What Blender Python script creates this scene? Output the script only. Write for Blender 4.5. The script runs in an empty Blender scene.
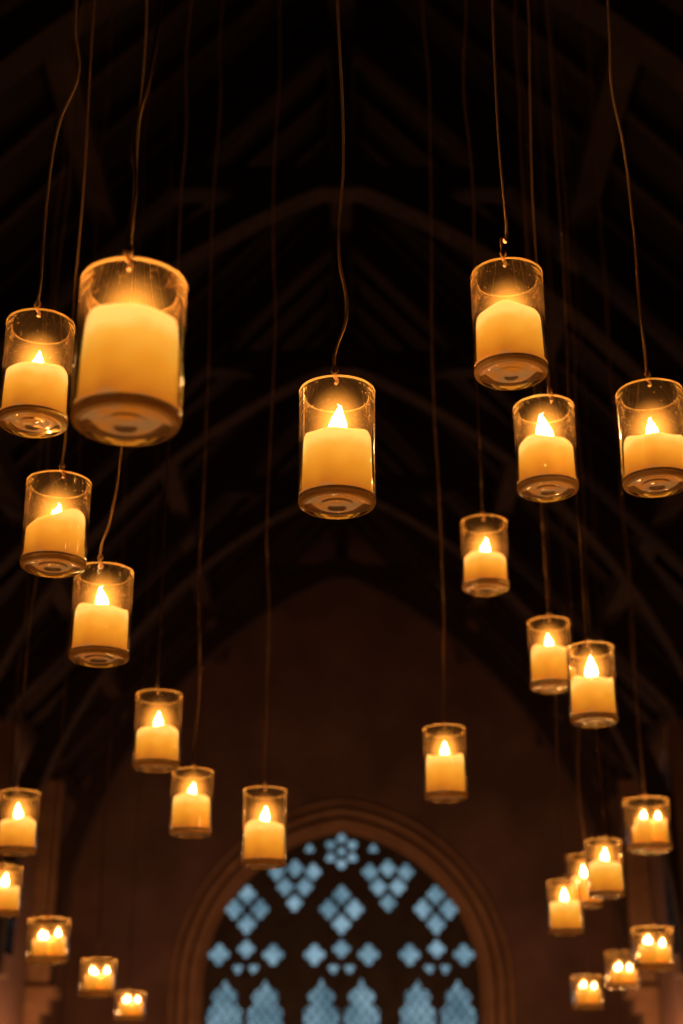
import bpy, bmesh, math, random
from mathutils import Vector
random.seed(7)
scene=bpy.context.scene
col=scene.collection
scene.view_settings.view_transform='Standard'

# ---------------------------------------------------------------- materials
def newmat(n):
    m=bpy.data.materials.new(n); m.use_nodes=True
    nt=m.node_tree; nt.nodes.clear()
    o=nt.nodes.new('ShaderNodeOutputMaterial')
    return m,nt,o
def N(nt,t,**k):
    n=nt.nodes.new(t)
    for a,b in k.items(): setattr(n,a,b)
    return n
def rough_mat(name,c1,c2,scale=3,rough=.8,bump=.3,stretch=(1,1,1)):
    m,nt,o=newmat(name)
    tc=N(nt,'ShaderNodeTexCoord'); mp=N(nt,'ShaderNodeMapping'); mp.inputs['Scale'].default_value=stretch
    nz=N(nt,'ShaderNodeTexNoise'); nz.inputs['Scale'].default_value=scale; nz.inputs['Detail'].default_value=8
    r=N(nt,'ShaderNodeValToRGB'); r.color_ramp.elements[0].position=.35; r.color_ramp.elements[1].position=.7
    r.color_ramp.elements[0].color=(*c1,1); r.color_ramp.elements[1].color=(*c2,1)
    b=N(nt,'ShaderNodeBsdfPrincipled'); b.inputs['Roughness'].default_value=rough
    bp=N(nt,'ShaderNodeBump'); bp.inputs['Strength'].default_value=bump; bp.inputs['Distance'].default_value=.02
    L=nt.links.new
    L(tc.outputs['Object'],mp.inputs[0]); L(mp.outputs[0],nz.inputs['Vector']); L(nz.outputs['Fac'],r.inputs[0])
    L(r.outputs[0],b.inputs['Base Color']); L(nz.outputs['Fac'],bp.inputs['Height']); L(bp.outputs[0],b.inputs['Normal'])
    L(b.outputs[0],o.inputs[0]); return m
def glass_mat(name,fac,dcol):
    m,nt,o=newmat(name)
    g=N(nt,'ShaderNodeBsdfGlass'); g.inputs['IOR'].default_value=1.45; g.inputs['Roughness'].default_value=.0
    g.inputs['Color'].default_value=(1,.99,.96,1)
    d=N(nt,'ShaderNodeBsdfDiffuse'); d.inputs[0].default_value=(*dcol,1)
    t=N(nt,'ShaderNodeBsdfTranslucent'); t.inputs[0].default_value=(*dcol,1)
    m1=N(nt,'ShaderNodeMixShader'); m1.inputs[0].default_value=.5
    m2=N(nt,'ShaderNodeMixShader'); m2.inputs[0].default_value=fac
    L=nt.links.new
    L(d.outputs[0],m1.inputs[1]); L(t.outputs[0],m1.inputs[2]); L(g.outputs[0],m2.inputs[1]); L(m1.outputs[0],m2.inputs[2])
    L(m2.outputs[0],o.inputs[0]); return m
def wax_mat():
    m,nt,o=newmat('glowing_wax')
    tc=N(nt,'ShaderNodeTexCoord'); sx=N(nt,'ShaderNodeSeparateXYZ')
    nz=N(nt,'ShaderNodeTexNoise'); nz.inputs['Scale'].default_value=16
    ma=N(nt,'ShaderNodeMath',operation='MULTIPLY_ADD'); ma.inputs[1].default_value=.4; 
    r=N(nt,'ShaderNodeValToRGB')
    e=r.color_ramp.elements  # flame light shining through the wax, put in as emission by height
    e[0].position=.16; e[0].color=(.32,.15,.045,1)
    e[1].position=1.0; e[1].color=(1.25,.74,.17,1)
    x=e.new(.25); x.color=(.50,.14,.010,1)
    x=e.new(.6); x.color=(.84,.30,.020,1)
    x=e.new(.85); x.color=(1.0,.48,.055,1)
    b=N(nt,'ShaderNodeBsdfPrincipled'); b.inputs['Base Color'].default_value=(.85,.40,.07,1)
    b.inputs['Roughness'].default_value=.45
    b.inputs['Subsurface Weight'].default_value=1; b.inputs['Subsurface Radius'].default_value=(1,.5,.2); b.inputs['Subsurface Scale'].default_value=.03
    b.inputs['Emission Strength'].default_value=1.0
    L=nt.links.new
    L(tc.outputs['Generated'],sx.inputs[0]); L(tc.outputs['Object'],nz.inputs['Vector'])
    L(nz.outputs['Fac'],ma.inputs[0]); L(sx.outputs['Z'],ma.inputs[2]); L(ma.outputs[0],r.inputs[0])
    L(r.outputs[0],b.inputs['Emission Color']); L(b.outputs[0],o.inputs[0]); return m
def flame_mat(name,c0,c1,s):
    m,nt,o=newmat(name)
    tc=N(nt,'ShaderNodeTexCoord'); sx=N(nt,'ShaderNodeSeparateXYZ')
    r=N(nt,'ShaderNodeValToRGB'); r.color_ramp.elements[0].color=(*c0,1); r.color_ramp.elements[1].color=(*c1,1)
    r.color_ramp.elements[1].position=.35
    e=N(nt,'ShaderNodeEmission'); e.inputs[1].default_value=s
    t=N(nt,'ShaderNodeBsdfTransparent'); a=N(nt,'ShaderNodeAddShader')
    L=nt.links.new
    L(tc.outputs['Generated'],sx.inputs[0]); L(sx.outputs['Z'],r.inputs[0]); L(r.outputs[0],e.inputs[0])
    L(e.outputs[0],a.inputs[0]); L(t.outputs[0],a.inputs[1]); L(a.outputs[0],o.inputs[0]); return m
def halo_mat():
    m,nt,o=newmat('added_halo_glow')  # emissive volume added around each flame in place of lens bloom
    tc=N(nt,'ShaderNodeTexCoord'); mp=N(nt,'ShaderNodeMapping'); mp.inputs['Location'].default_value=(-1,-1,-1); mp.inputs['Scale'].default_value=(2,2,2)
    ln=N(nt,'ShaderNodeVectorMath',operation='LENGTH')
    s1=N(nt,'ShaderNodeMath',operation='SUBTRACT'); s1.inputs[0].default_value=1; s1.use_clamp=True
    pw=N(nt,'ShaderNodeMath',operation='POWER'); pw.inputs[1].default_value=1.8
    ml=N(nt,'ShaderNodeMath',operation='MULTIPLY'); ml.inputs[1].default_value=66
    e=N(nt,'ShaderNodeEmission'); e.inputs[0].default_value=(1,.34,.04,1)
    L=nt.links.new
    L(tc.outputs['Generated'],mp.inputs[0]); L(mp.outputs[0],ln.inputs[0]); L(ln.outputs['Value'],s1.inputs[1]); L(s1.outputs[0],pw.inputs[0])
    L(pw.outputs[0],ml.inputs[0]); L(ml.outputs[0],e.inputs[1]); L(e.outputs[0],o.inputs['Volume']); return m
def pane_mat():
    m,nt,o=newmat('leaded_glass')
    L=nt.links.new
    tc=N(nt,'ShaderNodeTexCoord'); sx=N(nt,'ShaderNodeSeparateXYZ'); L(tc.outputs['Object'],sx.inputs[0])
    def M(op,a,b=None,c=None):
        n=N(nt,'ShaderNodeMath',operation=op)
        for i,v in enumerate((a,b,c)):
            if v is None: continue
            if isinstance(v,(int,float)): n.inputs[i].default_value=v
            else: L(v,n.inputs[i])
        return n.outputs[0]
    X=M('MULTIPLY',sx.outputs['X'],1/.16); Y=M('MULTIPLY',sx.outputs['Y'],1/.22)
    a=M('PINGPONG',M('ADD',X,Y),.5); b=M('PINGPONG',M('SUBTRACT',X,Y),.5)
    mn=M('MINIMUM',a,b); lead=M('MULTIPLY',M('LESS_THAN',mn,.085),M('LESS_THAN',sx.outputs['Y'],3.8))
    nz=N(nt,'ShaderNodeTexNoise'); nz.inputs['Scale'].default_value=1.7; nz.inputs['Detail'].default_value=6
    L(tc.outputs['Object'],nz.inputs['Vector'])
    r=N(nt,'ShaderNodeValToRGB'); r.color_ramp.elements[0].position=.35; r.color_ramp.elements[1].position=.62
    r.color_ramp.elements[0].color=(.6,.66,.69,1); r.color_ramp.elements[1].color=(.97,.98,1,1)
    L(nz.outputs['Fac'],r.inputs[0])
    t=N(nt,'ShaderNodeBsdfTransparent'); L(r.outputs[0],t.inputs[0])
    d=N(nt,'ShaderNodeBsdfDiffuse'); d.inputs[0].default_value=(.02,.02,.02,1)
    mx=N(nt,'ShaderNodeMixShader'); L(lead,mx.inputs[0]); L(t.outputs[0],mx.inputs[1]); L(d.outputs[0],mx.inputs[2])
    L(mx.outputs[0],o.inputs[0]); return m
GLASS=glass_mat('clear_glass',.01,(.9,.58,.3)); EDGE=glass_mat('glow_tinted_edge',.7,(1,.70,.30)); BASEG=glass_mat('thick_base_glass',.13,(1,.70,.38)); WAX=wax_mat(); HALO=halo_mat()  # amber scatter in rim, base and walls stands in for candlelight in glass
FLAME=flame_mat('flame_core',(1.0,.35,.06),(1.0,.74,.34),8)
WICK=rough_mat('charred_wick',(.01,.008,.006),(.03,.02,.015),200)
TWINE=rough_mat('brown_twine',(.60,.36,.20),(.85,.55,.34),400,.7,.5)
TWINE2=rough_mat('shaded_twine',(.34,.18,.09),(.5,.28,.15),400,.7,.5)  # darker copy of the twine: rear wires fading into shade, put in colour
WOOD=rough_mat('dark_oak',(.024,.011,.005),(.056,.025,.011),4,.8,.5,(1,1,6))
BOARD=rough_mat('roof_boards',(.014,.007,.005),(.032,.017,.011),3,.9,.4,(1,8,1))
STONE=rough_mat('plaster_stone',(.12,.065,.05),(.2,.11,.085),1.3,.9,.5)
TRIM=rough_mat('carved_stone',(.24,.13,.07),(.36,.21,.12),3,.8,.5)
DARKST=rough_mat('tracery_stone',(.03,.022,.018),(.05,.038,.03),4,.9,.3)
FLOORM=rough_mat('flagstone',(.08,.06,.05),(.16,.12,.09),2,.7,.4)
PANE=pane_mat()

# ---------------------------------------------------------------- helpers
def addobj(name,me,parent=None,mat=None,smooth=False,loc=(0,0,0)):
    o=bpy.data.objects.new(name,me); col.objects.link(o)
    if parent: o.parent=parent
    o.location=loc
    if mat and not me.materials: me.materials.append(mat)
    if smooth:
        for p in me.polygons: p.use_smooth=True
    return o
def lathe(prof,seg=56,fn=None):
    bm=bmesh.new(); rings=[]
    for r,z in prof:
        if r<1e-6: rings.append([bm.verts.new((0,0,z))]); continue
        rg=[]
        for i in range(seg):
            a=2*math.pi*i/seg; co=(r*math.cos(a),r*math.sin(a),z)
            if fn: co=fn(co)
            rg.append(bm.verts.new(co))
        rings.append(rg)
    for A,B in zip(rings,rings[1:]):
        for i in range(seg):
            j=(i+1)%seg
            if len(A)==1 and len(B)==1: continue
            if len(A)==1: bm.faces.new((A[0],B[i],B[j]))
            elif len(B)==1: bm.faces.new((A[i],B[0],A[j]))
            else: bm.faces.new((A[i],B[i],B[j],A[j]))
    bmesh.ops.recalc_face_normals(bm,faces=bm.faces)
    me=bpy.data.meshes.new('m'); bm.to_mesh(me); bm.free(); return me
def tube(pts,rad,name,parent,mat,cyc=False,res=2,smoothc=True):
    c=bpy.data.curves.new(name,'CURVE'); c.dimensions='3D'; c.bevel_depth=rad; c.bevel_resolution=res; c.use_fill_caps=True
    if smoothc:
        s=c.splines.new('BEZIER'); s.bezier_points.add(len(pts)-1)
        for b,p in zip(s.bezier_points,pts): b.co=p; b.handle_left_type=b.handle_right_type='AUTO'
        s.resolution_u=6
    else:
        s=c.splines.new('POLY'); s.points.add(len(pts)-1)
        for b,p in zip(s.points,pts): b.co=(*p,1)
    s.use_cyclic_u=cyc
    t=bpy.data.objects.new('tmp',c); col.objects.link(t)
    me=bpy.data.meshes.new_from_object(t.evaluated_get(bpy.context.evaluated_depsgraph_get()))
    bpy.data.objects.remove(t); bpy.data.curves.remove(c)
    return addobj(name,me,parent,mat,True)
def plate(name,outer,holes,thick,mat,parent=None):
    c=bpy.data.curves.new(name,'CURVE'); c.dimensions='2D'; c.fill_mode='BOTH'; c.extrude=thick/2
    for poly in [outer]+holes:
        s=c.splines.new('POLY'); s.points.add(len(poly)-1)
        for b,p in zip(s.points,poly): b.co=(p[0],p[1],0,1)
        s.use_cyclic_u=True
    t=bpy.data.objects.new('tmp',c); col.objects.link(t)
    me=bpy.data.meshes.new_from_object(t.evaluated_get(bpy.context.evaluated_depsgraph_get()))
    bpy.data.objects.remove(t); bpy.data.curves.remove(c)
    return addobj(name,me,parent,mat)
def hexa(bm,vs):
    v=[bm.verts.new(p) for p in vs]
    for f in ((0,3,2,1),(4,5,6,7),(0,1,5,4),(1,2,6,5),(2,3,7,6),(3,0,4,7)): bm.faces.new([v[i] for i in f])
def box(bm,a,b):
    (x0,y0,z0),(x1,y1,z1)=a,b
    hexa(bm,[(x0,y0,z0),(x1,y0,z0),(x1,y1,z0),(x0,y1,z0),(x0,y0,z1),(x1,y0,z1),(x1,y1,z1),(x0,y1,z1)])
def beam_xz(bm,p,q,w,y0,y1):
    d=Vector((q[0]-p[0],q[1]-p[1])).normalized(); n=Vector((-d.y,d.x))*w/2
    a=(p[0]-n.x,p[1]-n.y); b=(p[0]+n.x,p[1]+n.y); c=(q[0]+n.x,q[1]+n.y); e=(q[0]-n.x,q[1]-n.y)
    hexa(bm,[(a[0],y0,a[1]),(b[0],y0,b[1]),(c[0],y0,c[1]),(e[0],y0,e[1]),(a[0],y1,a[1]),(b[0],y1,b[1]),(c[0],y1,c[1]),(e[0],y1,e[1])])
def fin(bm,name,mat,parent=None,bev=0):
    bmesh.ops.recalc_face_normals(bm,faces=bm.faces)
    me=bpy.data.meshes.new(name); bm.to_mesh(me); bm.free()
    o=addobj(name,me,parent,mat)
    if bev:
        md=o.modifiers.new('bevel','BEVEL'); md.width=bev; md.segments=2
    return o
def arch_pts(a,c,zs,n=24):
    R=a+c; th=math.acos(c/R); L=[]
    for i in range(n+1):
        t=th*i/n; L.append((c-R*math.cos(t),zs+R*math.sin(t)))
    return L+[(-x,z) for x,z in reversed(L[:-1])]
def foil(cx,cy,r,n,d=.54,rot=0,sx=1,sy=1,k=14):
    """n-lobed foil traced as a union of circles; d = lobe centre distance"""
    L=[]; T=n*k; rho=1-d
    for i in range(T):
        t=2*math.pi*i/T
        ph=(t-rot+math.pi/n)%(2*math.pi/n)-math.pi/n
        rr=r*(d*math.cos(ph)+math.sqrt(max(0,rho*rho-(d*math.sin(ph))**2)))
        L.append((cx+sx*rr*math.cos(t),cy+sy*rr*math.sin(t)))
    return L

# ---------------------------------------------------------------- hall shell
W=4.4; YB=25.0; YF=-4.0; ZW=6.7; ZR=11.6
def zroof(x): return ZR-(ZR-ZW)*abs(x)/W
WA,WC,WS,WB=2.3,.3,3.5,1.3
hole=[(-WA,WB)]+arch_pts(WA,WC,WS)+[(WA,WB)]
wb=plate('wall_back',[(-W-.4,0),(W+.4,0),(W+.4,ZW),(0,ZR+.4),(-W-.4,ZW)],[hole],.6,STONE)
wb.rotation_euler=(math.pi/2,0,0); wb.location=(0,YB+.3,0)
wf=plate('wall_front',[(-W-.4,0),(W+.4,0),(W+.4,ZW),(0,ZR+.4),(-W-.4,ZW)],[],.4,STONE)
wf.rotation_euler=(math.pi/2,0,0); wf.location=(0,YF-.2,0)
TY=[1.0,4.5,8.0,11.5,15.0,18.5,22.0]
wn=2
for s,nm in ((-1,'left'),(1,'right')):
    CY=[16.75,20.25,23.5]; a=.6; zs=5.3
    hs=[[(cy-a,3.6)]+[(cy+p[0],p[1]) for p in arch_pts(a,.5,zs,10)]+[(cy+a,3.6)] for cy in CY]
    w=plate('wall_'+nm,[(YF,0),(YB,0),(YB,ZW),(YF,ZW)],hs,.4,STONE)
    w.rotation_euler=(math.pi/2,0,math.pi/2); w.location=(s*(W+.2),0,0)
    for cy in CY:
        p=plate('window_%d'%wn,[(-a,0)]+[(q[0],q[1]-3.6) for q in arch_pts(a,.5,zs,10)]+[(a,0)],[],.02,PANE)
        p.rotation_euler=(math.pi/2,0,math.pi/2); p.location=(s*(W+.06),cy,3.6); wn+=1
bm=bmesh.new(); box(bm,(-W-.4,YF-.4,-.2),(W+.4,YB+.6,0)); fin(bm,'floor',FLOORM)
bm=bmesh.new()
for s in (-1,1):
    hexa(bm,[(0,YF-.4,ZR),(s*(W+.5),YF-.4,zroof(W+.5)),(s*(W+.5),YF-.4,zroof(W+.5)+.2),(0,YF-.4,ZR+.2),
             (0,YB+.6,ZR),(s*(W+.5),YB+.6,zroof(W+.5)),(s*(W+.5),YB+.6,zroof(W+.5)+.2),(0,YB+.6,ZR+.2)])
fin(bm,'ceiling',BOARD)
bm=bmesh.new()
y=YF+.5
while y<YB:
    for s in (-1,1): beam_xz(bm,(s*W,ZW-.07),(0,ZR-.07),.12,y-.05,y+.05)
    y+=.7
for xx in (2.1,3.4):
    for s in (-1,1):
        z=zroof(xx)-.25; box(bm,(s*xx-.11,YF,z-.13),(s*xx+.11,YB,z+.13))
box(bm,(-.12,YF,ZR-.55),(.12,YB,ZR-.2))
for s in (-1,1): box(bm,(s*W-.12 if s>0 else s*W-.0,YF,ZW-.3),(s*W if s>0 else s*W+.12,YB,ZW-.1))
fin(bm,'roof_rafters',WOOD)
for y in TY:
    root=bpy.data.objects.new('roof_truss',None); col.objects.link(root)
    bm=bmesh.new()
    for s in (-1,1): beam_xz(bm,(s*W,ZW-.35),(0,ZR-.35),.3,y-.15,y+.15)
    beam_xz(bm,(-1.75,9.45),(1.75,9.45),.24,y-.12,y+.12)
    beam_xz(bm,(0,9.5),(0,ZR-.4),.2,y-.1,y+.1)
    fin(bm,'principal_frame',WOOD,root,.02)
    bm=bmesh.new()
    A=arch_pts(4.05,2.6,3.3,18); B=arch_pts(4.33,2.6,3.3,18)
    for i in range(len(A)-1):
        a,b,c,d=A[i],A[i+1],B[i+1],B[i]
        hexa(bm,[(a[0],y-.13,a[1]),(b[0],y-.13,b[1]),(c[0],y-.13,c[1]),(d[0],y-.13,d[1]),(a[0],y+.13,a[1]),(b[0],y+.13,b[1]),(c[0],y+.13,c[1]),(d[0],y+.13,d[1])])
    bmesh.ops.remove_doubles(bm,verts=bm.verts,dist=.0005)
    fin(bm,'arch_brace',WOOD,root)
    bm=bmesh.new()
    for s in (-1,1):
        x0,x1=sorted((s*(W-.32),s*W))
        box(bm,(x0,y-.14,3.3),(x1,y+.14,ZW-.5))
        for k,(d,za,zb) in enumerate(((.42,3.15,3.3),(.32,2.95,3.15),(.2,2.7,2.95))):
            x0,x1=sorted((s*(W-d),s*W)); box(bm,(x0,y-.1-d*.3,za),(x1,y+.1+d*.3,zb))
        x0,x1=sorted((s*(W-.22),s*W)); box(bm,(x0,y-.2,0),(x1,y+.2,2.7))
    fin(bm,'wall_post',TRIM,root,.015)

# window assembly
def petals(cx,cz,items): return [foil(cx+x,cz+z,r,4,.56,0,1,1.1) for x,z,r in items]
def cusped(x,a,z0,zs):
    L=[(x-a,z0),(x-a,zs)]
    L+=[(x-a*.62,zs+.10),(x-a*.78,zs+.2),(x-a*.6,zs+.3),(x-a*.3,zs+.33),(x-a*.12,zs+.42),(x,zs+.5)]
    return L+[(2*x-p[0],p[1]) for p in reversed(L[:-1])]
holes=[]
for cx in (-1.55,0,1.55):
    for s in (-1,1):
        x=cx+s*.325; a=.28
        holes.append(cusped(x,a,1.45,3.2))
        holes.append(foil(cx+s*.44,4.06,.17,4,.56))
        holes.append(foil(cx+s*.13,3.84,.085,3,.5,-math.pi/2))
    holes.append(foil(cx,4.15,.14,4,.56))
    holes+=petals(cx,4.70,[(0,.31,.145),(-.21,.08,.15),(.21,.08,.15),(0,-.16,.15)])
for s in (-1,1):
    holes+=petals(s*.77,5.2,[(-.3,.18,.133),(0,.24,.135),(.3,.18,.133),(-.16,-.06,.135),(.16,-.06,.135),(0,-.32,.13)])
    holes.append(foil(s*.53,5.76,.085,3,.5,math.pi/2))
for k in range(6):
    t=math.pi/6+k*math.pi/3; holes.append(foil(.21*math.cos(t),5.72+.21*math.sin(t),.088,3,.3,t))
holes.append(foil(0,5.72,.075,6,.5))
root=bpy.data.objects.new('window_1',None); col.objects.link(root); root.location=(0,YB+.3,0)
inner=[(-WA,WB)]+arch_pts(WA,WC,WS)+[(WA,WB)]
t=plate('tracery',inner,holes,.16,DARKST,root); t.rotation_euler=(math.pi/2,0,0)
p=plate('leaded_pane',inner,[],.01,PANE,root); p.rotation_euler=(math.pi/2,0,0); p.location=(0,.03,0)
for i,(da,yy,r) in enumerate(((.08,-.3,.08),(.26,-.31,.07),(.0,-.12,.07),(.42,-.3,.04))):
    L=[(-WA-da,yy,WB)]+[(x,yy,z) for x,z in arch_pts(WA+da,WC,WS)]+[(WA+da,yy,WB)]
    tube(L,r,'archivolt_%d'%(i+1),root,TRIM,smoothc=False,res=3)
bm=bmesh.new(); box(bm,(-WA-.5,-.5,WB-.2),(WA+.5,-.02,WB)); fin(bm,'sill',TRIM,root,.02)

# ---------------------------------------------------------------- hanging candle glasses
# (world x, y, z of the base [m], cup height/diam, wax height/diam, flame height/diam, kind, hook x/diam, twine bends)
C=[
((-0.618,2.717,2.884),1.64,.72,.42,0,.03,[(.3,.0),(.47,.012),(.6,.045),(.72,.03)]),
((-0.274,1.726,2.415),1.48,.95,.2,0,.0,[(.14,.0),(.19,-.006),(.3,.010),(.42,.02)]),
((-0.008,2.485,2.614),1.64,.85,.58,0,-.03,[(.14,.018),(.27,.003),(.48,.012),(.8,.002)]),
((0.321,2.533,2.901),1.56,.78,.28,0,-.09,[(.05,-.004),(.3,-.008),(.55,-.008)]),
((0.469,3.138,2.917),1.52,.72,.66,0,.05,[]),
((0.651,2.849,2.808),1.54,.60,.45,0,-.1,[(.2,-.014),(.35,-.012),(.6,-.02),(.75,-.035),(.9,-.03)]),
((-0.615,3.006,2.685),1.42,.64,.36,2,.12,[]),
((-0.56,3.336,2.579),1.55,.75,.5,0,0,[(.1,.01),(.3,.03)]),
((-0.547,4.388,2.556),1.60,.72,.46,0,0,[]),
((-0.5,4.999,2.467),1.52,.8,.42,0,.05,[]),
((-0.245,4.802,2.335),1.72,.85,.48,0,0,[]),
((0.337,4.835,2.553),1.66,.88,.46,0,-.04,[]),
((0.427,4.192,3.045),1.53,.62,.5,0,-.06,[]),
((0.679,4.703,2.884),1.61,.85,.45,0,-.05,[]),
((0.731,4.245,2.658),1.61,.8,.62,0,-.14,[]),
((1.362,6.703,2.693),1.12,.6,.45,1,-.1,[]),
((-1.132,5.275,2.452),1.51,.7,.5,0,0,[]),
((-1.39,6.312,2.368),1.39,.7,.5,0,0,[]),
((-1.398,7.388,2.282),1.00,.5,.45,1,0,[]),
((-1.353,8.695,2.228),0.95,.5,.45,1,0,[]),
((-1.41,10.506,2.204),0.89,.5,.45,1,0,[]),
((0.997,5.768,2.369),1.50,.8,.5,0,0,[]),
((1.033,6.487,2.422),1.55,.75,.5,0,0,[]),
((0.92,6.337,2.298),1.51,.8,.5,0,0,[]),
((1.52,7.583,2.266),0.98,.5,.45,1,0,[]),
((1.7,9.47,2.324),1.05,.5,.45,1,0,[]),
((1.584,10.134,2.251),1.00,.5,.45,1,0,[]),
]
def glass_profile(D,h):
    p=[(0,.022),(.1,.022),(.12,.012),(.22,.012),(.24,.02),(.34,.02),(.36,.006),(.42,0),(.455,.004),(.485,.025),(.498,.06),(.5,.1)]
    k=h-.045
    p+=[(.5,k*.5),(.5,k),(.507,h-.022),(.501,h-.004),(.487,h),(.472,h-.005),(.465,h-.024),(.468,k),(.468,k*.5),(.468,.16),(.46,.125),(.43,.105),(.2,.1),(0,.1)]
    return [(r*D,z*D) for r,z in p]
def flame_mesh(hh,w):
    pr=[(0,0),(.35,.04),(.75,.14),(1,.3),(.9,.46),(.62,.64),(.32,.82),(.12,.93),(0,1)]
    bend=random.uniform(-.14,.14)
    return lathe([(r*w,z*hh) for r,z in pr],20,lambda c:(c[0]+bend*hh*(c[2]/hh)**2,c[1],c[2]))
def candle(root,D,x,y,z0,R,wh,fh,slant=0):
    ph=random.uniform(0,6.28); am=random.uniform(.02,.045)*D
    def f(c):
        r=math.hypot(c[0],c[1]); a=math.atan2(c[1],c[0]); t=max(0,(c[2]/(wh)))
        k=1+.012*math.sin(3*a+ph)*t
        dz=(am*math.sin(2*a+ph)+.5*am*math.sin(5*a+2*ph))*t**3*min(1,r/R)
        dz+=slant*c[0]/R*t**2
        return (c[0]*k*.99,c[1]*k*.99,c[2]+dz)
    pr=[(0,0),(.6,0),(.93,0),(.985,.02*wh/1),(1,.06*wh),(1,.3*wh),(1,.6*wh),(1,.85*wh),(.99,.94*wh),(.955,.99*wh),(.9,wh),(.8,.965*wh),(.65,.92*wh),(.4,.9*wh),(.15,.895*wh),(0,.895*wh)]
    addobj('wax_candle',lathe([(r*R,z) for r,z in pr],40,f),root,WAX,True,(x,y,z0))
    zt=z0+.895*wh
    addobj('wick',lathe([(0,0),(.012*D,0),(.012*D,.1*D),(.008*D,.12*D),(0,.12*D)],8),root,WICK,True,(x,y,zt-.003))
    addobj('flame',flame_mesh(fh,fh*.22),root,FLAME,True,(x,y,zt+.05*D))
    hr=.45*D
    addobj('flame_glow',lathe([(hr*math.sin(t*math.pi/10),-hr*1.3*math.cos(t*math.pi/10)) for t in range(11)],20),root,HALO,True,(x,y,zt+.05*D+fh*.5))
    l=bpy.data.lights.new('flame_light','POINT'); l.energy=LE*(D/.14)**2; l.color=(1,.48,.15); l.shadow_soft_size=.012
    lo=bpy.data.objects.new('flame_light',l); col.objects.link(lo); lo.parent=root; lo.location=(x,y,zt+.05*D+fh*.45)
LE=2.8
for base,h,wh,fh,kind,xo,offs in C:
    D=.20 if kind==1 else .14
    base=Vector(base)
    root=bpy.data.objects.new('hanging_candle_glass',None); col.objects.link(root); root.location=base
    g=addobj('glass_cup',lathe(glass_profile(D,h),64),root,GLASS,True)
    g.data.materials.append(EDGE); g.data.materials.append(BASEG)
    for pl in g.data.polygons:
        z=pl.center.z/D; rr=math.hypot(pl.center.x,pl.center.y)/D
        if z<.12: pl.material_index=2
        if z>h-.026 or (rr>.41 and z<.05): pl.material_index=1
    if kind==1:
        for k in range(3):
            a=math.pi/2+k*2*math.pi/3+.5
            candle(root,D*.5,.235*D*math.cos(a),.235*D*math.sin(a),.106*D,.19*D,wh*D*random.uniform(.8,1.1),fh*D*.6)
    else:
        candle(root,D,0,0,.105*D,.445*D,wh*D,fh*D,slant=.12*D if kind==2 else 0)
    if base.y<3.5:
        bm=bmesh.new()
        for k in range(110):
            a=random.uniform(0,6.28); zz=random.uniform(.12+wh+.1,h-.06)*D; r=random.uniform(.003,.009)*D
            b2=bmesh.ops.create_icosphere(bm,subdivisions=1,radius=r)
            for vv in b2['verts']: vv.co+=Vector((.466*D*math.cos(a),.466*D*math.sin(a),zz))
        fin(bm,'condensation_droplets',EDGE,root)
    top=zroof(base.x)-base.z-.02
    hk=[(.012,-.43,h-.10),(.03,-.43,h-.06),(0,-.45,h-.005),(-.012,-.475,h+.03),(-.028,-.48,h+.075),(0,-.475,h+.115),(.028,-.475,h+.075),(0,-.465,h+.045),(-.008,-.45,h+.13),(0,-.41,h+.35)]
    pts=[((a+xo)*D,(b+abs(xo)*.12)*D,z*D) for a,b,z in hk]
    zb=h*D
    zc=zb+.07
    if offs:
        for dz,dx in offs: pts.append((dx,-.3*D,zb+dz))
        zc=zb+offs[-1][0]; lx=offs[-1][1]
    else: lx=xo*D
    z=zc+.25
    while z<top-.3:
        pts.append((lx*.8+random.uniform(-.01,.01),-.3*D+random.uniform(-.006,.006),z)); z+=random.uniform(.2,.45)
    pts.append((lx,-.3*D,top))
    tube(pts,.0032,'twine',root,TWINE if offs else TWINE2)

# ---------------------------------------------------------------- added unseen fill lights, world, camera
def fill_light(loc,e,c=(1,.45,.18),r=.15):  # unseen point lights added to brighten end wall, mouldings and corners
    l=bpy.data.lights.new('hall_fill','POINT'); l.energy=e; l.color=c; l.shadow_soft_size=r
    o=bpy.data.objects.new('hall_fill',l); col.objects.link(o); o.location=loc
for s in (-1,1):
    fill_light((s*3.6,20.2,2.0),100); fill_light((s*3.6,13,2.0),55)
fill_light((0,21.5,1.0),120)
wd=bpy.data.worlds.new('dusk'); scene.world=wd; wd.use_nodes=True
bg=wd.node_tree.nodes['Background']; bg.inputs[0].default_value=(.26,.41,.49,1); bg.inputs[1].default_value=1.0
cam=bpy.data.cameras.new('camera'); co=bpy.data.objects.new('camera',cam); col.objects.link(co)
co.location=(0,0,1.6); co.rotation_euler=(math.radians(112),0,0)
cam.sensor_width=36; cam.sensor_fit='AUTO'; cam.lens=52.73
cam.dof.use_dof=True; cam.dof.focus_distance=2.8; cam.dof.aperture_fstop=3.0
scene.camera=co
